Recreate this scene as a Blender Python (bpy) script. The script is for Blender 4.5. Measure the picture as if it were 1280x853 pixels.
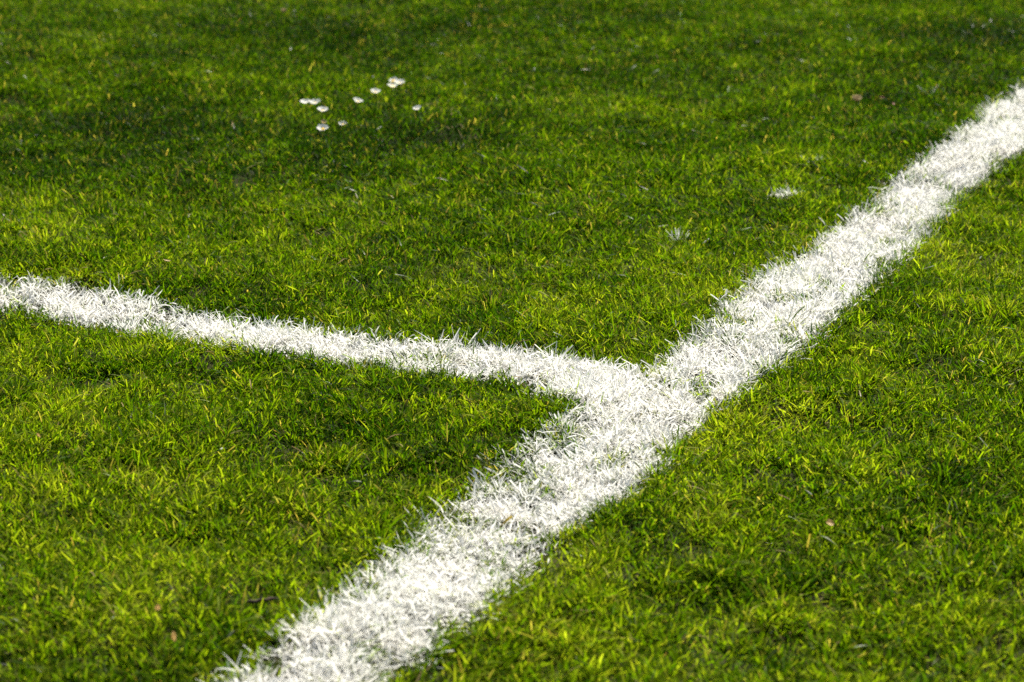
import bpy, math, random
import numpy as np

for o in list(bpy.data.objects):
    bpy.data.objects.remove(o)
S = bpy.context.scene
COL = S.collection
R = math.radians

# ------------------------------------------------------------------ camera, sky, sun, exposure
W0, H0, FPX = 1280.0, 853.0, 3050.0
CAM_H, PITCH = 0.82, R(17.65)
cam = bpy.data.objects.new('camera', bpy.data.cameras.new('camera'))
COL.objects.link(cam)
cam.location = (0, 0, CAM_H)
cam.rotation_euler = (math.pi / 2 - PITCH, 0, 0)
cam.data.sensor_width = 36.0
cam.data.lens = FPX / W0 * 36.0
cam.data.clip_start = 0.05
cam.data.clip_end = 2000
cam.data.dof.use_dof = True
cam.data.dof.focus_distance = 2.62
cam.data.dof.aperture_fstop = 8.5
cam.data.dof.aperture_blades = 8
S.camera = cam

SUN_EL, SUN_AZ = R(50), R(20)          # azimuth clockwise from +Y (the view direction)
world = bpy.data.worlds.new('World')
S.world = world
world.use_nodes = True
nt = world.node_tree
nt.nodes.clear()
sky = nt.nodes.new('ShaderNodeTexSky')
sky.sky_type = 'NISHITA'
sky.sun_disc = False
sky.sun_elevation = SUN_EL
sky.sun_rotation = SUN_AZ
bg = nt.nodes.new('ShaderNodeBackground')
bg.inputs['Strength'].default_value = 0.05
wo = nt.nodes.new('ShaderNodeOutputWorld')
nt.links.new(sky.outputs[0], bg.inputs[0])
nt.links.new(bg.outputs[0], wo.inputs[0])

sl = bpy.data.lights.new('sun', 'SUN')
sl.energy = 5.0
sl.angle = R(0.53)
sl.color = (1.0, 0.95, 0.86)
sun = bpy.data.objects.new('sun', sl)
COL.objects.link(sun)
sun.rotation_euler = (-(math.pi / 2 - SUN_EL), 0, -SUN_AZ)
sun.location = (1.5, 4, 5)

S.view_settings.view_transform = 'Standard'
S.view_settings.look = 'None'
S.view_settings.exposure = 1.25
S.view_settings.gamma = 1.0
S.view_settings.use_curve_mapping = False
S.render.engine = 'CYCLES'
S.cycles.max_bounces = 6
S.cycles.diffuse_bounces = 2
S.cycles.transmission_bounces = 4
S.cycles.glossy_bounces = 2
S.cycles.use_denoising = False

# ------------------------------------------------------------------ helpers
rng = np.random.default_rng(7)
fw = np.array([0, math.cos(PITCH), -math.sin(PITCH)])
up = np.array([0, math.sin(PITCH), math.cos(PITCH)])
rt = np.array([1.0, 0, 0])


def ground(px, py, z=0.0):
    """point of the pitch (at height z) that the photograph shows at px, py"""
    d = rt * (px - W0 / 2) / FPX + up * (-(py - H0 / 2) / FPX) + fw
    t = (z - CAM_H) / d[2]
    return np.array([d[0] * t, d[1] * t])


def smooth(a, b, x):
    t = np.clip((x - a) / (b - a), 0, 1)
    return t * t * (3 - 2 * t)


class Noise:
    def __init__(self, seed, scale, octaves=2):
        r = np.random.default_rng(seed)
        self.g = [r.random((256, 256)) for _ in range(octaves)]
        self.s = scale

    def __call__(self, x, y):
        out = 0
        amp = 1
        tot = 0
        s = self.s
        for g in self.g:
            u = x / s + 91.3
            v = y / s + 57.7
            i = np.floor(u).astype(int)
            j = np.floor(v).astype(int)
            fu = u - i
            fv = v - j
            fu = fu * fu * (3 - 2 * fu)
            fv = fv * fv * (3 - 2 * fv)
            a = g[i % 256, j % 256]
            b = g[(i + 1) % 256, j % 256]
            c = g[i % 256, (j + 1) % 256]
            d = g[(i + 1) % 256, (j + 1) % 256]
            out = out + amp * ((a * (1 - fu) + b * fu) * (1 - fv) + (c * (1 - fu) + d * fu) * fv)
            tot += amp
            amp *= 0.55
            s *= 0.47
        return out / tot            # about 0..1, mean .5


def tag(o, label=None, cat=None, group=None, kind=None):
    for k, v in (('label', label), ('category', cat), ('group', group), ('kind', kind)):
        if v:
            o[k] = v
    return o


# relief of the pitch: gentle hollows and bumps
n_rel_a = Noise(11, 0.42, 2)
n_rel_b = Noise(12, 0.13, 2)


def relief(x, y):
    fade = np.exp(-((x ** 2 + (y - 3) ** 2) / 60.0) ** 2)
    return ((n_rel_a(x * 0.8, y) - .5) * 0.030 + (n_rel_b(x, y) - .5) * 0.019) * fade


def on_turf(px, py, h):
    """like ground(), for a point h above the uneven turf"""
    g = ground(px, py, h)
    for _ in range(4):
        g = ground(px, py, h + relief(np.array([g[0]]), np.array([g[1]]))[0])
    return g


# ------------------------------------------------------------------ materials
def blade_material():
    m = bpy.data.materials.new('grass_blade')
    m.use_nodes = True
    t = m.node_tree
    t.nodes.clear()
    N = t.nodes.new
    L = t.links.new
    ac = N('ShaderNodeAttribute'); ac.attribute_name = 'blade_colour'
    ap = N('ShaderNodeAttribute'); ap.attribute_name = 'paint'
    co = N('ShaderNodeTexCoord')
    n1 = N('ShaderNodeTexNoise'); n1.inputs['Scale'].default_value = 420; n1.inputs['Detail'].default_value = 2
    L(co.outputs['Object'], n1.inputs['Vector'])
    # paint amount + fleck noise -> covered or bare
    mu = N('ShaderNodeMath'); mu.operation = 'MULTIPLY_ADD'
    mu.inputs[1].default_value = 0.9; mu.inputs[2].default_value = -0.45
    L(n1.outputs['Fac'], mu.inputs[0])
    ad = N('ShaderNodeMath'); ad.operation = 'ADD'
    L(mu.outputs[0], ad.inputs[0]); L(ap.outputs['Fac'], ad.inputs[1])
    mr = N('ShaderNodeMapRange'); mr.inputs['From Min'].default_value = 0.30; mr.inputs['From Max'].default_value = 0.62
    mr.interpolation_type = 'SMOOTHSTEP'
    L(ad.outputs[0], mr.inputs['Value'])
    gate = N('ShaderNodeMath'); gate.operation = 'GREATER_THAN'; gate.inputs[1].default_value = 0.02
    L(ap.outputs['Fac'], gate.inputs[0])
    mg = N('ShaderNodeMath'); mg.operation = 'MULTIPLY'
    L(mr.outputs[0], mg.inputs[0]); L(gate.outputs[0], mg.inputs[1])
    # chalky paint: a little uneven
    n2 = N('ShaderNodeTexNoise'); n2.inputs['Scale'].default_value = 24; n2.inputs['Detail'].default_value = 3
    L(co.outputs['Object'], n2.inputs['Vector'])
    rp = N('ShaderNodeValToRGB')
    rp.color_ramp.elements[0].position = 0.35; rp.color_ramp.elements[0].color = (0.79, 0.785, 0.735, 1)
    rp.color_ramp.elements[1].position = 0.65; rp.color_ramp.elements[1].color = (0.85, 0.83, 0.775, 1)
    L(n2.outputs['Fac'], rp.inputs[0])
    mx = N('ShaderNodeMix'); mx.data_type = 'RGBA'
    L(mg.outputs[0], mx.inputs['Factor']); L(ac.outputs['Color'], mx.inputs['A']); L(rp.outputs[0], mx.inputs['B'])
    # transmitted light: yellower than the reflected
    tc = N('ShaderNodeMix'); tc.data_type = 'RGBA'; tc.blend_type = 'MULTIPLY'; tc.inputs['Factor'].default_value = 1
    L(mx.outputs['Result'], tc.inputs['A']); tc.inputs['B'].default_value = (1.85, 2.1, 0.45, 1)
    tw = N('ShaderNodeMix'); tw.data_type = 'RGBA'
    L(mg.outputs[0], tw.inputs['Factor']); L(tc.outputs['Result'], tw.inputs['A']); L(mx.outputs['Result'], tw.inputs['B'])
    pb = N('ShaderNodeBsdfPrincipled')
    L(mx.outputs['Result'], pb.inputs['Base Color'])
    # thin coats let the green through
    ct = N('ShaderNodeMapRange'); ct.inputs['From Min'].default_value = 0.1; ct.inputs['From Max'].default_value = 0.8
    ct.inputs['To Min'].default_value = 0.35; ct.inputs['To Max'].default_value = 1.0
    L(ap.outputs['Fac'], ct.inputs['Value'])
    mg2 = N('ShaderNodeMath'); mg2.operation = 'MULTIPLY'
    L(mg.outputs[0], mg2.inputs[0]); L(ct.outputs[0], mg2.inputs[1])
    L(mg2.outputs[0], mx.inputs['Factor'])
    rr = N('ShaderNodeMix'); rr.data_type = 'FLOAT'
    gr = N('ShaderNodeMath'); gr.operation = 'MULTIPLY_ADD'; gr.inputs[1].default_value = -0.22; gr.inputs[2].default_value = 0.52
    sg = N('ShaderNodeAttribute'); sg.attribute_name = 'gloss'
    L(sg.outputs['Fac'], gr.inputs[0]); L(gr.outputs[0], rr.inputs['A'])
    rr.inputs['A'].default_value = 0.50; rr.inputs['B'].default_value = 0.8
    L(mg.outputs[0], rr.inputs['Factor']); L(rr.outputs['Result'], pb.inputs['Roughness'])
    sp = N('ShaderNodeAttribute'); sp.attribute_name = 'gloss'
    L(sp.outputs['Fac'], pb.inputs['Specular IOR Level'])
    tl = N('ShaderNodeBsdfTranslucent')
    L(tw.outputs['Result'], tl.inputs['Color'])
    ms = N('ShaderNodeMixShader')
    fr = N('ShaderNodeMix'); fr.data_type = 'FLOAT'
    fr.inputs['A'].default_value = 0.48; fr.inputs['B'].default_value = 0.38
    L(mg.outputs[0], fr.inputs['Factor']); L(fr.outputs['Result'], ms.inputs['Fac'])
    L(pb.outputs[0], ms.inputs[1]); L(tl.outputs[0], ms.inputs[2])
    out = N('ShaderNodeOutputMaterial')
    L(ms.outputs[0], out.inputs['Surface'])
    return m


def simple(name, ca, cb, scale, rough=0.8, translucent=0.0, bump=0.0, spec=0.3):
    m = bpy.data.materials.new(name)
    m.use_nodes = True
    t = m.node_tree
    N = t.nodes.new
    L = t.links.new
    pb = t.nodes['Principled BSDF']
    out = t.nodes['Material Output']
    co = N('ShaderNodeTexCoord')
    n1 = N('ShaderNodeTexNoise'); n1.inputs['Scale'].default_value = scale; n1.inputs['Detail'].default_value = 4
    L(co.outputs['Object'], n1.inputs['Vector'])
    rp = N('ShaderNodeValToRGB')
    rp.color_ramp.elements[0].position = 0.35; rp.color_ramp.elements[0].color = (*ca, 1)
    rp.color_ramp.elements[1].position = 0.65; rp.color_ramp.elements[1].color = (*cb, 1)
    L(n1.outputs['Fac'], rp.inputs[0]); L(rp.outputs[0], pb.inputs['Base Color'])
    pb.inputs['Roughness'].default_value = rough
    pb.inputs['Specular IOR Level'].default_value = spec
    if bump:
        b = N('ShaderNodeBump'); b.inputs['Strength'].default_value = bump; b.inputs['Distance'].default_value = 0.004
        L(n1.outputs['Fac'], b.inputs['Height']); L(b.outputs[0], pb.inputs['Normal'])
    if translucent:
        tl = N('ShaderNodeBsdfTranslucent'); ms = N('ShaderNodeMixShader'); ms.inputs[0].default_value = translucent
        L(rp.outputs[0], tl.inputs['Color']); L(pb.outputs[0], ms.inputs[1]); L(tl.outputs[0], ms.inputs[2])
        L(ms.outputs[0], out.inputs['Surface'])
    return m


M_BLADE = blade_material()
M_SOIL = simple('soil_and_thatch', (0.008, 0.011, 0.003), (0.030, 0.026, 0.008), 55, 0.95, bump=0.8, spec=0.1)
M_PETAL = simple('petal_white', (0.84, 0.84, 0.78), (0.89, 0.88, 0.82), 90, 0.6, translucent=0.55)
M_FADED = simple('faded_petal', (0.30, 0.22, 0.12), (0.50, 0.42, 0.24), 200, 0.7, translucent=0.3)
M_DISC = simple('daisy_disc', (0.70, 0.42, 0.02), (0.80, 0.55, 0.05), 900, 0.8, bump=0.5)
M_STEM = simple('daisy_stem', (0.07, 0.13, 0.015), (0.11, 0.19, 0.02), 120, 0.6)
M_LEAF = simple('dead_leaf', (0.16, 0.045, 0.018), (0.34, 0.13, 0.07), 110, 0.6, bump=0.6)
M_STRAWLEAF = simple('dry_leaf', (0.42, 0.29, 0.11), (0.60, 0.46, 0.24), 130, 0.6, translucent=0.2)
M_TWIG = simple('twig_bark', (0.018, 0.010, 0.006), (0.05, 0.028, 0.016), 160, 0.85, bump=0.6)

t = M_SOIL.node_tree            # farther out the sheet is closed turf, not bare earth
co = t.nodes.new('ShaderNodeTexCoord')
ln = t.nodes.new('ShaderNodeVectorMath'); ln.operation = 'DISTANCE'; ln.inputs[1].default_value = (0, 4, 0)
mr = t.nodes.new('ShaderNodeMapRange'); mr.inputs['From Min'].default_value = 2.4; mr.inputs['From Max'].default_value = 3.4
nz = t.nodes.new('ShaderNodeTexNoise'); nz.inputs['Scale'].default_value = 60; nz.inputs['Detail'].default_value = 6
cr = t.nodes.new('ShaderNodeValToRGB')
cr.color_ramp.elements[0].position = 0.35; cr.color_ramp.elements[0].color = (0.010, 0.028, 0.002, 1)
cr.color_ramp.elements[1].position = 0.68; cr.color_ramp.elements[1].color = (0.075, 0.115, 0.006, 1)
mx = t.nodes.new('ShaderNodeMix'); mx.data_type = 'RGBA'
pb = t.nodes['Principled BSDF']
old = pb.inputs['Base Color'].links[0].from_socket
t.links.new(co.outputs['Object'], ln.inputs[0]); t.links.new(ln.outputs['Value'], mr.inputs['Value'])
t.links.new(co.outputs['Object'], nz.inputs['Vector']); t.links.new(nz.outputs['Fac'], cr.inputs[0])
t.links.new(mr.outputs[0], mx.inputs['Factor']); t.links.new(old, mx.inputs['A']); t.links.new(cr.outputs[0], mx.inputs['B'])
t.links.new(mx.outputs['Result'], pb.inputs['Base Color'])

# ------------------------------------------------------------------ the ground: one sheet to the horizon
def axis(fine0, fine1, step, far):
    a = list(np.arange(fine0, fine1 + step / 2, step))
    d = step
    x = a[-1]
    while x < far:
        d *= 1.35; x += d; a.append(x)
    d = step
    x = a[0]
    while x > -far:
        d *= 1.35; x -= d; a.insert(0, x)
    return np.array(a)


gx = axis(-1.6, 1.6, 0.03, 600)
gy = axis(0.9, 6.2, 0.03, 600)
XX, YY = np.meshgrid(gx, gy, indexing='ij')
ZZ = relief(XX, YY)
V = np.stack([XX, YY, ZZ], -1).reshape(-1, 3)
ny = len(gy)
I, J = np.meshgrid(np.arange(len(gx) - 1), np.arange(ny - 1), indexing='ij')
b0 = (I * ny + J).ravel()
F = np.stack([b0, b0 + ny, b0 + ny + 1, b0 + 1], -1)


def quad_mesh(name, V, F, mat, smooth_shade=True):
    me = bpy.data.meshes.new(name)
    me.vertices.add(len(V))
    me.vertices.foreach_set('co', V.astype(np.float32).ravel())
    me.loops.add(F.size)
    me.loops.foreach_set('vertex_index', F.astype(np.int32).ravel())
    me.polygons.add(len(F))
    me.polygons.foreach_set('loop_start', np.arange(0, F.size, F.shape[1], dtype=np.int32))
    me.polygons.foreach_set('use_smooth', np.full(len(F), smooth_shade))
    me.update(calc_edges=True)
    me.materials.append(mat)
    return me


def link(name, me, parent=None):
    o = bpy.data.objects.new(name, me)
    COL.objects.link(o)
    o.parent = parent
    return o


tag(link('ground', quad_mesh('ground', V, F, M_SOIL)), 'dark earth and thatch under the grass of the pitch', 'ground', kind='structure')

# ------------------------------------------------------------------ the painted lines: outlines on the pitch
PZ = 0.013
topA = [(210, 925), (262, 868), (322, 808), (350, 785), (392, 753), (428, 722), (468, 696), (520, 655), (565, 622), (606, 592), (645, 560), (688, 524), (760, 485), (812, 455),
        (857, 418), (902, 380), (963, 336), (1003, 312), (1068, 260), (1119, 220), (1184, 174), (1235, 134), (1280, 104), (1360, 46)]
botA = [(395, 925), (428, 875), (472, 833), (532, 796), (588, 760), (632, 720), (670, 695), (705, 658), (761, 618), (822, 580), (846, 546), (892, 512), (922, 483), (963, 453),
        (1008, 422), (1060, 376), (1119, 323), (1166, 280), (1182, 250), (1230, 216), (1280, 180), (1360, 118)]
topB = [(-120, 319), (0, 334), (60, 343), (121, 356), (202, 376), (277, 391), (340, 401), (454, 412), (554, 426), (640, 433), (731, 441), (800, 449), (850, 480)]
botB = [(-120, 361), (0, 376), (50, 386), (100, 393), (165, 407), (212, 413), (270, 422), (328, 429), (428, 445), (504, 455), (580, 464), (640, 469), (690, 490), (740, 512), (850, 525)]


def extend(top, bot, both):
    """carry the outline on, straight, beyond what the photograph shows"""
    T = [on_turf(x, y, PZ) for x, y in top]
    B = [on_turf(x, y, PZ) for x, y in bot]
    d = T[4] - T[12]; d /= np.linalg.norm(d)
    T.insert(0, T[0] + d * 1.6); B.insert(0, B[0] + d * 1.6)
    if both:
        T.append(T[-1] - d * 1.8); B.append(B[-1] - d * 1.8)
    return np.array(T + B[::-1])


polyA = extend(topA, botA, True)
polyB = extend(topB, botB, False)


def signed_dist(P, x, y):
    """positive inside the outline, metres"""
    d2 = np.full(x.shape, 1e9)
    ins = np.zeros(x.shape, bool)
    n = len(P)
    for i in range(n):
        ax, ay = P[i]
        bx, by = P[(i + 1) % n]
        ex, ey = bx - ax, by - ay
        t = np.clip(((x - ax) * ex + (y - ay) * ey) / (ex * ex + ey * ey + 1e-12), 0, 1)
        d2 = np.minimum(d2, (x - ax - t * ex) ** 2 + (y - ay - t * ey) ** 2)
        c = (ay > y) != (by > y)
        ins ^= c & (x < (bx - ax) * (y - ay) / (by - ay + 1e-15) + ax)
    return np.where(ins, 1, -1) * np.sqrt(d2)


n_edge = Noise(21, 0.022, 2)
n_cov = Noise(22, 0.035, 2)

# thin places in the paint: (x, y, radius m, strength)
THIN = [(708, 535, .035, .5), (640, 585, .045, .6), (560, 640, .05, .45), (500, 670, .05, .5), (735, 505, .03, .2), (830, 470, .03, .25),
        (700, 485, .025, .3), (590, 600, .04, .35), (930, 420, .03, .25), (450, 705, .04, .4)]
THINW = [(on_turf(a, b, PZ), r, s) for a, b, r, s in THIN]


def cover(P, x, y):
    sd = signed_dist(P, x, y)
    c = smooth(-0.017, 0.014, sd + (n_edge(x, y) - .5) * 0.026)
    c = c * (1 - 0.45 * smooth(.58, .80, n_cov(x, y)))
    thin = 0
    for (g, r, s) in THINW:
        thin = np.maximum(thin, s * np.exp(-((x - g[0]) ** 2 + (y - g[1]) ** 2) / (r * r * .5)))
    return c * (1 - thin)


# little splashes of paint beside the long line: (x, y, half length px, half height px, tilt)
SPLASH = [((984, 235), 0.026, 0.013, 0.45), ((1022, 194), 0.016, 0.016, 0.5), ((1165, 112), 0.012, 0.016, 0.1), ((846, 292), 0.016, 0.016, 0.3)]
SPW = [(on_turf(*c, PZ), a, b, t) for c, a, b, t in SPLASH]

# ------------------------------------------------------------------ grass
n_hue = Noise(31, 0.30, 3)
n_hue2 = Noise(32, 0.07, 2)
n_len = Noise(33, 0.11, 2)
n_gap = Noise(34, 0.045, 2)
n_leanx = Noise(35, 0.35, 2)
n_leany = Noise(36, 0.35, 2)

# darker and paler sward areas, partly shade and light painted into blade colour (x, y, rx px, ry px, weight)
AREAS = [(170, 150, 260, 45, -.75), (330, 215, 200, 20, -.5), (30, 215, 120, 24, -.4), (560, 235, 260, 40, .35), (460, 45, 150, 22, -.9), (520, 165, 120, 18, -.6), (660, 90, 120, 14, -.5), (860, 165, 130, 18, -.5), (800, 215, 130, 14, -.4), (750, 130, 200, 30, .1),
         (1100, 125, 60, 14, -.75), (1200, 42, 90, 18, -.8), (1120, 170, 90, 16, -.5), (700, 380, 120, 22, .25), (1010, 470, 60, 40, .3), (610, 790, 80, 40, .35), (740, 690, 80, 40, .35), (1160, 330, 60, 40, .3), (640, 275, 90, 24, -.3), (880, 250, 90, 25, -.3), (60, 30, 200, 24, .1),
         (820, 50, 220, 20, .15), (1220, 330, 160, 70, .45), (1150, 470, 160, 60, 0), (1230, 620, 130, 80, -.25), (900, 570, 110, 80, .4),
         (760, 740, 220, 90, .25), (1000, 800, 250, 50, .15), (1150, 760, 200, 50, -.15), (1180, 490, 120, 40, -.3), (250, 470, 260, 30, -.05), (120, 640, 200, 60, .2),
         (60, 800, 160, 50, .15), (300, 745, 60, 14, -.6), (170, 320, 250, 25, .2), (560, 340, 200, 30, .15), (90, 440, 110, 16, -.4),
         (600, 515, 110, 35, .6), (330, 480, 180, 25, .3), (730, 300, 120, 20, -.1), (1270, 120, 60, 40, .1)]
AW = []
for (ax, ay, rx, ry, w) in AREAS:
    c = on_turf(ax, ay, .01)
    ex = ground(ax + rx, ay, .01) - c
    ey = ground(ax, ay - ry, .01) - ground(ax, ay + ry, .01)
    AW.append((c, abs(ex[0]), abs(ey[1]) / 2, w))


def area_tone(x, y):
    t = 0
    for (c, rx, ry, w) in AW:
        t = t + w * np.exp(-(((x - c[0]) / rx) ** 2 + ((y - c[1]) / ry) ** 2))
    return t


def scatter(x0, x1, ya, yb, density, keep, tuft_density=1700, tuft_sigma=0.0085, loose=0.3):
    A = (x1 - x0) * (yb - ya)
    nt_ = int(A * tuft_density)
    tx = rng.uniform(x0, x1, nt_)
    ty = rng.uniform(ya, yb, nt_)
    k = keep(tx, ty)
    tx, ty = tx[k], ty[k]
    per = density * (1 - loose) / tuft_density
    cnt = rng.poisson(per * rng.gamma(3.0, 1 / 3.0, len(tx)))
    idx = np.repeat(np.arange(len(tx)), cnt)
    dx = rng.normal(0, tuft_sigma, len(idx))
    dy = rng.normal(0, tuft_sigma, len(idx))
    x = tx[idx] + dx
    y = ty[idx] + dy
    az = np.arctan2(dy, dx) + rng.normal(0, 0.8, len(idx))
    thue = rng.normal(0, 1, len(tx))[idx]
    tlen = rng.normal(0, 1, len(tx))[idx]
    out = np.hypot(dx, dy) / tuft_sigma
    nl = int(A * density * loose)
    lx = rng.uniform(x0, x1, nl)
    ly = rng.uniform(ya, yb, nl)
    k = keep(lx, ly)
    lx, ly = lx[k], ly[k]
    nl = len(lx)
    x = np.concatenate([x, lx]); y = np.concatenate([y, ly])
    az = np.concatenate([az, rng.uniform(-math.pi, math.pi, nl)])
    thue = np.concatenate([thue, rng.normal(0, .6, nl)])
    tlen = np.concatenate([tlen, rng.normal(0, .5, nl)])
    out = np.concatenate([out, rng.uniform(.2, 2, nl)])
    return x, y, az, thue, tlen, out


PAL = np.array([[0.003, 0.016, 0.0012],     # deep blue-green
                [0.016, 0.048, 0.0012],     # mid green
                [0.065, 0.117, 0.0015],     # fresh green
                [0.144, 0.188, 0.005],     # yellow-green
                [0.255, 0.265, 0.030]])    # yellowing


FLOWERS = [on_turf(px, py, .045) for px, py in ((381.5, 129), (394, 129.5), (403.5, 139), (403.5, 162), (428.5, 156), (447, 127.5), (469.5, 116),
                                             (490.5, 109), (499.5, 104.5), (521.5, 137), (354, 15), (1070.5, 126))]


def blades(x, y, az, thue, tlen, out, wscale=1.0, lscale=1.0, rows=4, paint=None, squash=0.0):
    n = len(x)
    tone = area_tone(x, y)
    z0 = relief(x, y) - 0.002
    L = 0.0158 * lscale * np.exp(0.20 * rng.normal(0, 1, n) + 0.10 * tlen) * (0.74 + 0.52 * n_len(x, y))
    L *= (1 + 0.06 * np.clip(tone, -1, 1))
    for (fx, fy) in FLOWERS:                         # shorter grass round the daisies
        near = (np.abs(x - fx) < .016) & (y > fy - .055) & (y < fy + .012)
        L = np.where(near, np.minimum(L, .017), L)
    w = 0.00110 * wscale * np.exp(0.28 * rng.normal(0, 1, n))
    # lean: outwards from the tuft plus the common lay of the sward
    lean = np.abs(rng.normal(0.30, 0.28, n)) + 0.20 * out
    bx = np.cos(az) * np.sin(lean) + (n_leanx(x, y) - .5) * 0.9
    by = np.sin(az) * np.sin(lean) + (n_leany(x, y) - .5) * 0.9 - 0.10
    az = np.arctan2(by, bx)
    lean = np.clip(np.hypot(bx, by), 0.02, 1.25)
    bend = np.abs(rng.normal(0.45, 0.40, n))
    # broken, lying blades and clippings
    lying = rng.random(n) < 0.035
    lean = np.where(lying, rng.uniform(0.9, 1.45, n), lean)
    if squash:
        sq = rng.random(n) < squash
        lean = np.where(sq, rng.uniform(0.7, 1.35, n), lean)
        az = np.where(sq, rng.uniform(-math.pi, math.pi, n), az)
    cut = rng.random(n) < 0.55                       # mown: blunt tips
    straw = rng.random(n) < (0.018 + 0.05 * smooth(.55, .8, n_hue2(y, x)))
    u = np.linspace(0, 1, rows)
    prof_p = np.interp(u, [0, .35, .7, 1], [.75, 1, .8, .10])
    prof_c = np.interp(u, [0, .35, .7, 1], [.75, 1, .95, .62])
    side = az + math.pi / 2 + rng.normal(0, .35, n)
    twist = rng.normal(0, .7, n)
    V = np.empty((n, rows, 2, 3), np.float32)
    px, py, pz = x.copy(), y.copy(), z0.copy()
    lift = np.where(lying, rng.uniform(0.004, 0.016, n) * lscale, 0)
    pz = pz + lift
    for r_ in range(rows):
        if r_:
            a = np.clip(lean + bend * (u[r_] - .5 / (rows - 1)), 0, 1.9)
            s = L / (rows - 1)
            px = px + s * np.sin(a) * np.cos(az)
            py = py + s * np.sin(a) * np.sin(az)
            pz = pz + s * np.cos(a)
        hw = 0.5 * w * np.where(cut, prof_c[r_], prof_p[r_])
        sd_ = side + twist * u[r_]
        sx = np.cos(sd_) * hw
        sy = np.sin(sd_) * hw
        sz = np.sin(twist * u[r_]) * hw * .8
        V[:, r_, 0] = np.stack([px - sx, py - sy, pz - sz], -1)
        V[:, r_, 1] = np.stack([px + sx, py + sy, pz + sz], -1)
    # colour of each blade: its pigment, with far shade and near brightness painted in
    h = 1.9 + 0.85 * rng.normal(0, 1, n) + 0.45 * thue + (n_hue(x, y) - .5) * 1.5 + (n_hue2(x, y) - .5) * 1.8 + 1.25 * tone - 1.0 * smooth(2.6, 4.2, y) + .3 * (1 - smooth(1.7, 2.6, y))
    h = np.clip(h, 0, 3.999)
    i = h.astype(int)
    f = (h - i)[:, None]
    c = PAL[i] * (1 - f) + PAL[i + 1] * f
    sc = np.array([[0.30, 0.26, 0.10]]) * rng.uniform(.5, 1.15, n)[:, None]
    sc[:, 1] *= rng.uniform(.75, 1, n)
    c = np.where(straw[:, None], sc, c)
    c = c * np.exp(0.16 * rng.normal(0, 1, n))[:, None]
    C = np.ones((n, rows, 2, 4), np.float32)
    for r_ in range(rows):
        base = (1 - u[r_]) ** 2
        cc = c * (1 - base * .35) + np.array([[0.09, 0.10, 0.02]]) * base * .35
        tipf = smooth(.75, 1, u[r_]) * (rng.random(n) < .12) * .5          # browned cut tips
        cc = cc * (1 - tipf[:, None]) + np.array([[0.26, 0.19, 0.05]]) * tipf[:, None]
        C[:, r_, :, :3] = cc[:, None, :]
    Pn = np.zeros((n, rows, 2), np.float32)
    if paint is not None:
        for r_ in range(rows):
            k = paint * (0.30 + 0.85 * smooth(0.0, .5, u[r_]))
            Pn[:, r_, :] = k[:, None]
    return V, C, Pn


def blade_object(name, parts):
    V = np.concatenate([p[0].reshape(-1, 3) for p in parts])
    C = np.concatenate([p[1].reshape(-1, 4) for p in parts])
    Pn = np.concatenate([p[2].reshape(-1) for p in parts])
    G = np.concatenate([np.repeat(np.where(rng.random(len(p[0])) < .045, rng.uniform(.15, .45, len(p[0])), .02), p[0].shape[1] * 2) for p in parts]).astype(np.float32)
    Fs = []
    off = 0
    for p in parts:
        n, rows = p[0].shape[:2]
        b = off + (np.arange(n) * rows * 2)[:, None] + (np.arange(rows - 1) * 2)[None, :]
        b = b.reshape(-1)
        Fs.append(np.stack([b, b + 1, b + 3, b + 2], -1))
        off += n * rows * 2
    me = quad_mesh(name, V, np.concatenate(Fs), M_BLADE)
    a = me.attributes.new('blade_colour', 'FLOAT_COLOR', 'POINT')
    a.data.foreach_set('color', C.ravel())
    a = me.attributes.new('paint', 'FLOAT', 'POINT')
    a.data.foreach_set('value', Pn.ravel())
    a = me.attributes.new('gloss', 'FLOAT', 'POINT')
    a.data.foreach_set('value', G)
    return link(name, me)


def half_width(y):
    return (y * math.cos(PITCH) + CAM_H * math.sin(PITCH)) * (W0 / 2) / FPX


def keep_main(x, y):
    hole = n_gap(x, y)
    return (np.abs(x) < half_width(y) + 0.42) & (rng.random(len(x)) < smooth(.08, .36, hole) * .75 + .25)


Y0, Y1 = 1.35, 5.35
X1 = half_width(Y1) + 0.42
sx, sy, saz, sh, stl, so = scatter(-X1, X1, Y0, Y1, 235000, keep_main, tuft_density=2600, tuft_sigma=.0075)

cA = cover(polyA, sx, sy)
cB = cover(polyB, sx, sy)
cS = np.zeros(len(sx))
iS = np.zeros(len(sx), int)
for k, (g, a, b, t) in enumerate(SPW):
    dx = sx - g[0]; dy = sy - g[1]
    r2 = ((dx * math.cos(t) + dy * math.sin(t)) / a) ** 2 + ((-dx * math.sin(t) + dy * math.cos(t)) / b) ** 2
    v = (.60, .34, .30, .34)[k] * np.exp(-r2 * 1.2) + (n_edge(sx, sy) - .5) * .3
    v = np.where(r2 < 3, v, 0)
    better = v > cS
    cS = np.where(better, v, cS); iS = np.where(better, k, iS)
rnd = rng.random(len(sx))
isA = (cA >= cB) & (cA > 0.06 + .85 * rnd ** .8)
isB = (cB > cA) & (cB > 0.06 + .85 * rnd ** .8)
isS = ~isA & ~isB & (cS > 0.15 + .3 * rnd)
plain = ~(isA | isB | isS)


def sub(m):
    return sx[m], sy[m], saz[m], sh[m], stl[m], so[m]


near_line = plain & (np.maximum(cA, cB) > 0.02)
lawn_parts = [blades(*sub(plain & ~near_line)), blades(*sub(near_line), paint=np.where(rng.random(near_line.sum()) < .45, rng.uniform(.08, .32, near_line.sum()), 0))]


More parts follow.
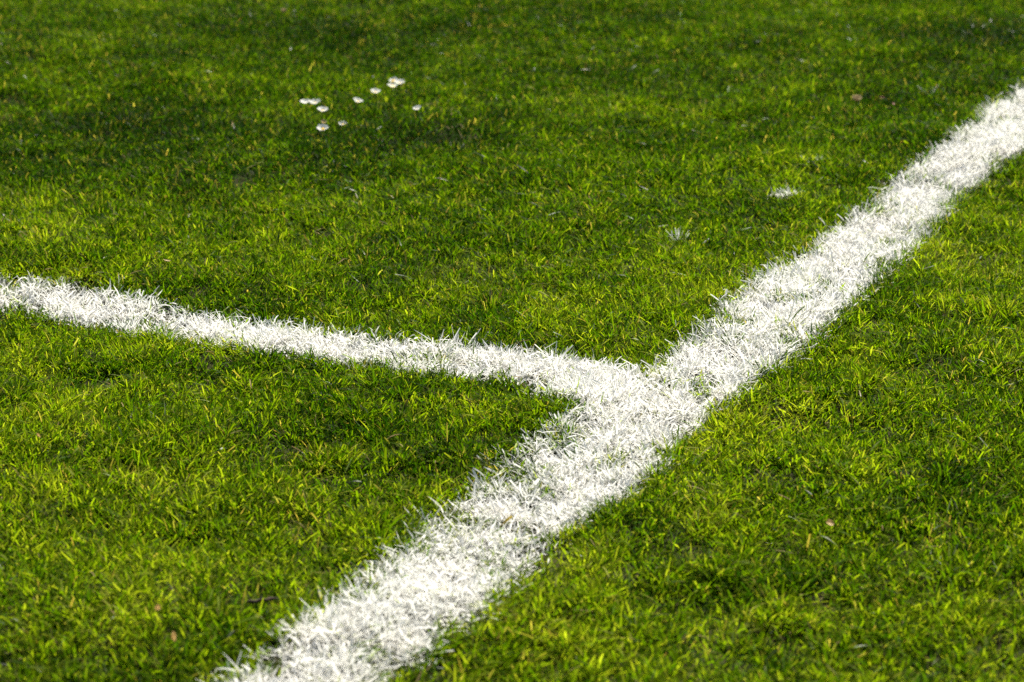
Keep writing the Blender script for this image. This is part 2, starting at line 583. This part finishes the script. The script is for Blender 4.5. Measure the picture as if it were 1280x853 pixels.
def painted(mask, cov):
    p = np.clip(cov[mask], 0, 1)
    amt = np.clip(0.22 + 0.72 * p + rng.normal(0, .20, mask.sum()), .08, 1.2)
    return blades(*sub(mask), wscale=1.15, lscale=1.08, paint=amt, squash=.5)


# outer belt: the same lawn going on beyond the frame, thinner and coarser
def keep_belt(x, y):
    inside = (np.abs(x) < half_width(y) + 0.42) & (y > Y0) & (y < Y1)
    return ~inside


bx_, by_, baz, bh, bt, bo = scatter(-2.1, 2.1, 0.9, 7.4, 52000, keep_belt, tuft_density=1500, tuft_sigma=.010)
oA = cover(polyA, bx_, by_); oB = cover(polyB, bx_, by_)
rb = rng.random(len(bx_))
bA = (oA >= oB) & (oA > .15 + .5 * rb)
bB = (oB > oA) & (oB > .15 + .5 * rb)
bP = ~(bA | bB)


def belt(m, **k):
    return blades(bx_[m], by_[m], baz[m], bh[m], bt[m], bo[m], wscale=2.1, lscale=1.1, rows=3, **k)


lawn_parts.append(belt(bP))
partA = [painted(isA, cA), belt(bA, paint=np.ones(bA.sum()), squash=.5)]
partB = [painted(isB, cB), belt(bB, paint=np.ones(bB.sum()), squash=.5)]
tag(blade_object('lawn_grass', lawn_parts), 'short mown green grass of the sports pitch', 'grass', kind='stuff')
tag(blade_object('painted_line', partA), 'long white painted line running diagonally from lower left to upper right across the grass', 'pitch line', 'white lines painted on the grass')
tag(blade_object('painted_line', partB), 'narrower white painted line coming in from the left edge and ending at the diagonal line', 'pitch line', 'white lines painted on the grass')
SPL = ['largest stray splash of white paint on the grass left of the diagonal line',
       'faint small white paint splash just up and right of the largest splash',
       'tiny pale paint splash between brown leaf bits and the far end of the diagonal line',
       'faint sparse white paint splash lower left of the largest splash']
for k in range(len(SPW)):
    m = isS & (iS == k)
    if m.sum():
        p = blades(*sub(m), wscale=1.1, paint=np.clip(0.35 + cS[m], 0, 1), squash=.3)
        tag(blade_object('paint_splash', [p]), SPL[k], 'paint splash', 'stray white paint splashes on the grass')

# ------------------------------------------------------------------ daisies
import bmesh
from mathutils import Vector, Matrix


def petal_mesh(n, r_in, r_out, width, cupping, rr, double=False):
    bm = bmesh.new()
    for k in range(n):
        a = 2 * math.pi * k / n + rr.uniform(-.06, .06)
        ro = r_out * rr.uniform(.86, 1.05)
        lift = cupping + rr.uniform(-.12, .12)
        prev = None
        for q, (t, wf) in enumerate(((0, .45), (.35, .85), (.75, 1.0), (1.0, .45))):
            rad = r_in + (ro - r_in) * t
            zz = math.sin(lift) * (rad - r_in) + 0.0006 * math.sin(t * 3) + (0.0003 if k % 2 else 0)
            c = Vector((rad * math.cos(a) * math.cos(lift * t), rad * math.sin(a) * math.cos(lift * t), zz))
            s = Vector((-math.sin(a), math.cos(a), rr.uniform(-.1, .1))) * (width * wf / 2)
            cur = (bm.verts.new(c - s), bm.verts.new(c + Vector((0, 0, -0.00022))), bm.verts.new(c + s))
            if prev:
                bm.faces.new((prev[0], prev[1], cur[1], cur[0]))
                bm.faces.new((prev[1], prev[2], cur[2], cur[1]))
            prev = cur
    me = bpy.data.meshes.new('petals')
    bm.to_mesh(me); bm.free()
    for p in me.polygons:
        p.use_smooth = True
    me.materials.append(M_PETAL)
    return me


def disc_mesh(r):
    bm = bmesh.new()
    bmesh.ops.create_uvsphere(bm, u_segments=16, v_segments=10, radius=r)
    rr = random.Random(5)
    for v in bm.verts:
        v.co.z = v.co.z * .55 + .0004
        v.co *= 1 + rr.uniform(-.05, .05)
    me = bpy.data.meshes.new('flower_disc')
    bm.to_mesh(me); bm.free()
    for p in me.polygons:
        p.use_smooth = True
    me.materials.append(M_DISC)
    return me


def tube_mesh(name, pts, radii, mat, seg=8):
    bm = bmesh.new()
    rings = []
    for i, p in enumerate(pts):
        p = Vector(p)
        d = (Vector(pts[min(i + 1, len(pts) - 1)]) - Vector(pts[max(i - 1, 0)])).normalized()
        a = d.orthogonal().normalized()
        b = d.cross(a)
        rings.append([bm.verts.new(p + (a * math.cos(2 * math.pi * k / seg) + b * math.sin(2 * math.pi * k / seg)) * radii[i]) for k in range(seg)])
    for i in range(len(rings) - 1):
        for k in range(seg):
            bm.faces.new((rings[i][k], rings[i][(k + 1) % seg], rings[i + 1][(k + 1) % seg], rings[i + 1][k]))
    bm.faces.new(rings[0][::-1]); bm.faces.new(rings[-1])
    bmesh.ops.recalc_face_normals(bm, faces=bm.faces)
    me = bpy.data.meshes.new(name)
    bm.to_mesh(me); bm.free()
    for p in me.polygons:
        p.use_smooth = True
    me.materials.append(mat)
    return me


# px, py of the head, width px, tilt (rad), tilt direction (0 = to the right, pi/2 = away, -pi/2 = to the viewer), cupping, label
D = [
    (381.5, 129, 11, 0.25, 2.0, 0.25, 'leftmost white daisy, left one of a touching pair'),
    (394, 129.5, 12, 0.35, -0.6, 0.1, 'white daisy at the right of the touching pair on the left'),
    (403.5, 139, 12, 0.30, 2.4, 0.2, 'white daisy just below and right of the touching pair'),
    (403.5, 162, 13, 0.45, 1.6, 0.3, 'white daisy standing nearest the viewer, lowest of the patch'),
    (404, 154, 7, 0.5, 1.4, 0.7, 'small half closed cream daisy directly behind the nearest daisy'),
    (428.5, 156, 9, 0.5, -1.2, 0.1, 'ragged small daisy right of the nearest daisy, petals sparse'),
    (447, 127.5, 11, 0.30, 2.8, 0.1, 'single flat white daisy midway between the pair and the right cluster'),
    (469.5, 116, 11, 0.20, 1.5, 0.15, 'white daisy just left of the cluster of three'),
    (490.5, 109, 11, 0.75, -1.5, 0.0, 'daisy facing the viewer with yellow disc showing, front one of the cluster of three'),
    (499.5, 104.5, 12, 0.45, 0.6, 0.15, 'big white daisy at the right of the cluster of three'),
    (492, 102, 10, 0.40, -2.2, 0.0, 'cream daisy at the back of the cluster of three'),
    (521.5, 137, 9, 0.45, 0.3, 0.45, 'rightmost daisy standing alone, slightly closed'),
    (354, 15, 6, 0.3, 0.0, 0.9, 'tiny far off closed daisy bud near the top edge of the photo'),
    (1070.5, 126, 11, 0.55, 2.2, 0.8, 'fading dull tan daisy with curled petals near the brown leaf bits on the right'),
]
for k, (px, py, wpx, tilt, tdir, cup, lab) in enumerate(D):
    rr = random.Random(100 + k)
    zh = 0.042 if k != 12 else 0.036
    g = ground(px, py, zh)
    zr = relief(np.array([g[0]]), np.array([g[1]]))[0]
    zh = zh + zr
    g = ground(px, py, zh)
    depth = g[1] * math.cos(PITCH) + (CAM_H - zh) * math.sin(PITCH)
    cup = max(cup, .30) * .7 + .34
    if k != 12:
        tilt, tdir = .12 + .2 * rr.random(), -1.57 + rr.uniform(-1.2, 1.2)
    R_ = 0.66 * wpx / FPX * depth / max(.55, math.cos(cup) * (1 + .2 * cup))
    root = bpy.data.objects.new('daisy', None)
    COL.objects.link(root)
    root.location = (g[0], g[1], zr)
    root.empty_display_size = .01
    tag(root, lab, 'daisy', 'white daisies in the grass')
    tip = Vector((0, 0, zh - zr))
    ax = Vector((-math.sin(tdir), math.cos(tdir), 0))
    rot = Matrix.Rotation(tilt, 4, ax)
    head = Matrix.Translation(tip) @ rot @ Matrix.Rotation(rr.uniform(0, 6), 4, 'Z')
    n_p = 19 if k not in (5, 4) else 9
    pe = link('petals', petal_mesh(n_p, R_ * .22, R_, R_ * (.36 if n_p == 19 else .30), cup, rr), root)
    pe.matrix_local = head
    if k in (4, 12, 13):
        pe.data.materials[0] = M_FADED
    dd = link('flower_disc', disc_mesh(R_ * (.24 if k not in (8, 10) else .42)), root)
    dd.matrix_local = head
    b = (rot @ Vector((0, 0, -0.001)))
    st = [(-math.cos(tdir) * .006, -math.sin(tdir) * .006, -0.003), (-math.cos(tdir) * .005, -math.sin(tdir) * .005, tip.z * .5), tuple(tip + b * 2), tuple(tip + b * .3)]
    link('stem', tube_mesh('stem', st, [.0007, .0006, .0006, R_ * .25], M_STEM), root)

# ------------------------------------------------------------------ fallen leaves, dry bits and the twig
def leaf_mesh(name, L, Wd, curl, mat, rr):
    bm = bmesh.new()
    rows = []
    nU, nV = 8, 4
    for i in range(nU + 1):
        t = i / nU
        wv = Wd * (math.sin(math.pi * min(1, t * .93 + .05)) ** .8) * rr.uniform(.85, 1.1)
        row = []
        for j in range(nV + 1):
            s = (j / nV - .5)
            row.append(bm.verts.new((L * (t - .5), wv * s, curl * L * (4 * (t - .5) ** 2) * .3 + abs(s) * wv * curl + rr.uniform(-1, 1) * L * .02)))
        rows.append(row)
    for i in range(nU):
        for j in range(nV):
            bm.faces.new((rows[i][j], rows[i + 1][j], rows[i + 1][j + 1], rows[i][j + 1]))
    bmesh.ops.solidify(bm, geom=bm.faces[:], thickness=.0004)
    me = bpy.data.meshes.new(name)
    bm.to_mesh(me); bm.free()
    for p in me.polygons:
        p.use_smooth = True
    me.materials.append(mat)
    return me


LEAVES = [
    ('fallen_leaf', 1102, 122, .012, .007, .6, (0.5, .2, .4), M_LEAF, .026, 'reddish pink curled leaf bit, left of two, at the far right of the pitch', 'leaf'),
    ('fallen_leaf', 1116, 130, .011, .008, .5, (0.6, -.3, 1.4), M_LEAF, .024, 'darker red brown leaf bit, right of two, at the far right of the pitch', 'leaf'),
    ('fallen_leaf', 1073, 195, .010, .005, .3, (.4, 1.0, .3), M_STRAWLEAF, .026, 'small tan dry leaf between the paint splash and the far end of the diagonal line', 'leaf'),
    ('fallen_leaf', 197, 761, .011, .006, .3, (.3, .9, 1.9), M_STRAWLEAF, .026, 'orange tan dry leaf in the grass near the lower left corner', 'leaf'),
    ('fallen_leaf', 217, 797, .014, .005, .3, (.3, 1.1, 1.7), M_STRAWLEAF, .024, 'long pinkish tan dry leaf just below the orange one near the lower left', 'leaf'),
    ('fallen_leaf', 209, 326, .011, .005, .2, (.2, .2, .2), M_STRAWLEAF, .026, 'pale straw coloured leaf lying just above the left painted line', 'leaf'),
    ('fallen_leaf', 1037, 655, .009, .009, .5, (.5, .2, .3), M_STRAWLEAF, .026, 'pale crumpled leaf bit in the grass right of the diagonal line', 'leaf'),
    ('fallen_leaf', 48, 545, .010, .005, .3, (.3, .8, 1.5), M_STRAWLEAF, .025, 'small golden dry leaf at the left edge below the left line', 'leaf'),
]
for k, (nm, px, py, L_, W_, curl, rot, mat, z, lab, cat) in enumerate(LEAVES):
    rr = random.Random(300 + k)
    g = ground(px, py, z)
    z += relief(np.array([g[0]]), np.array([g[1]]))[0]
    g = ground(px, py, z)
    o = link(nm, leaf_mesh(nm, L_ * .9, W_ * .85, curl, mat, rr))
    o.location = (g[0], g[1], z)
    o.rotation_euler = rot
    tag(o, lab, cat, 'dead leaves lying in the grass')

ga, gb = ground(308, 750, .016), ground(348, 746, .016)
pts = []
rr = random.Random(9)
for i in range(9):
    t = i / 8
    p = ga * (1 - t) + gb * t
    pts.append((p[0], p[1] + rr.uniform(-.0015, .0015), .014 + .003 * t + rr.uniform(-.001, .001) + relief(np.array([p[0]]), np.array([p[1]]))[0]))
tw = link('twig', tube_mesh('twig', pts, [.0010, .0016, .0015, .0017, .0016, .0014, .0015, .0011, .0006], M_TWIG))
tag(tw, 'short dark brown twig lying in the grass beside the near end of the diagonal line', 'twig')
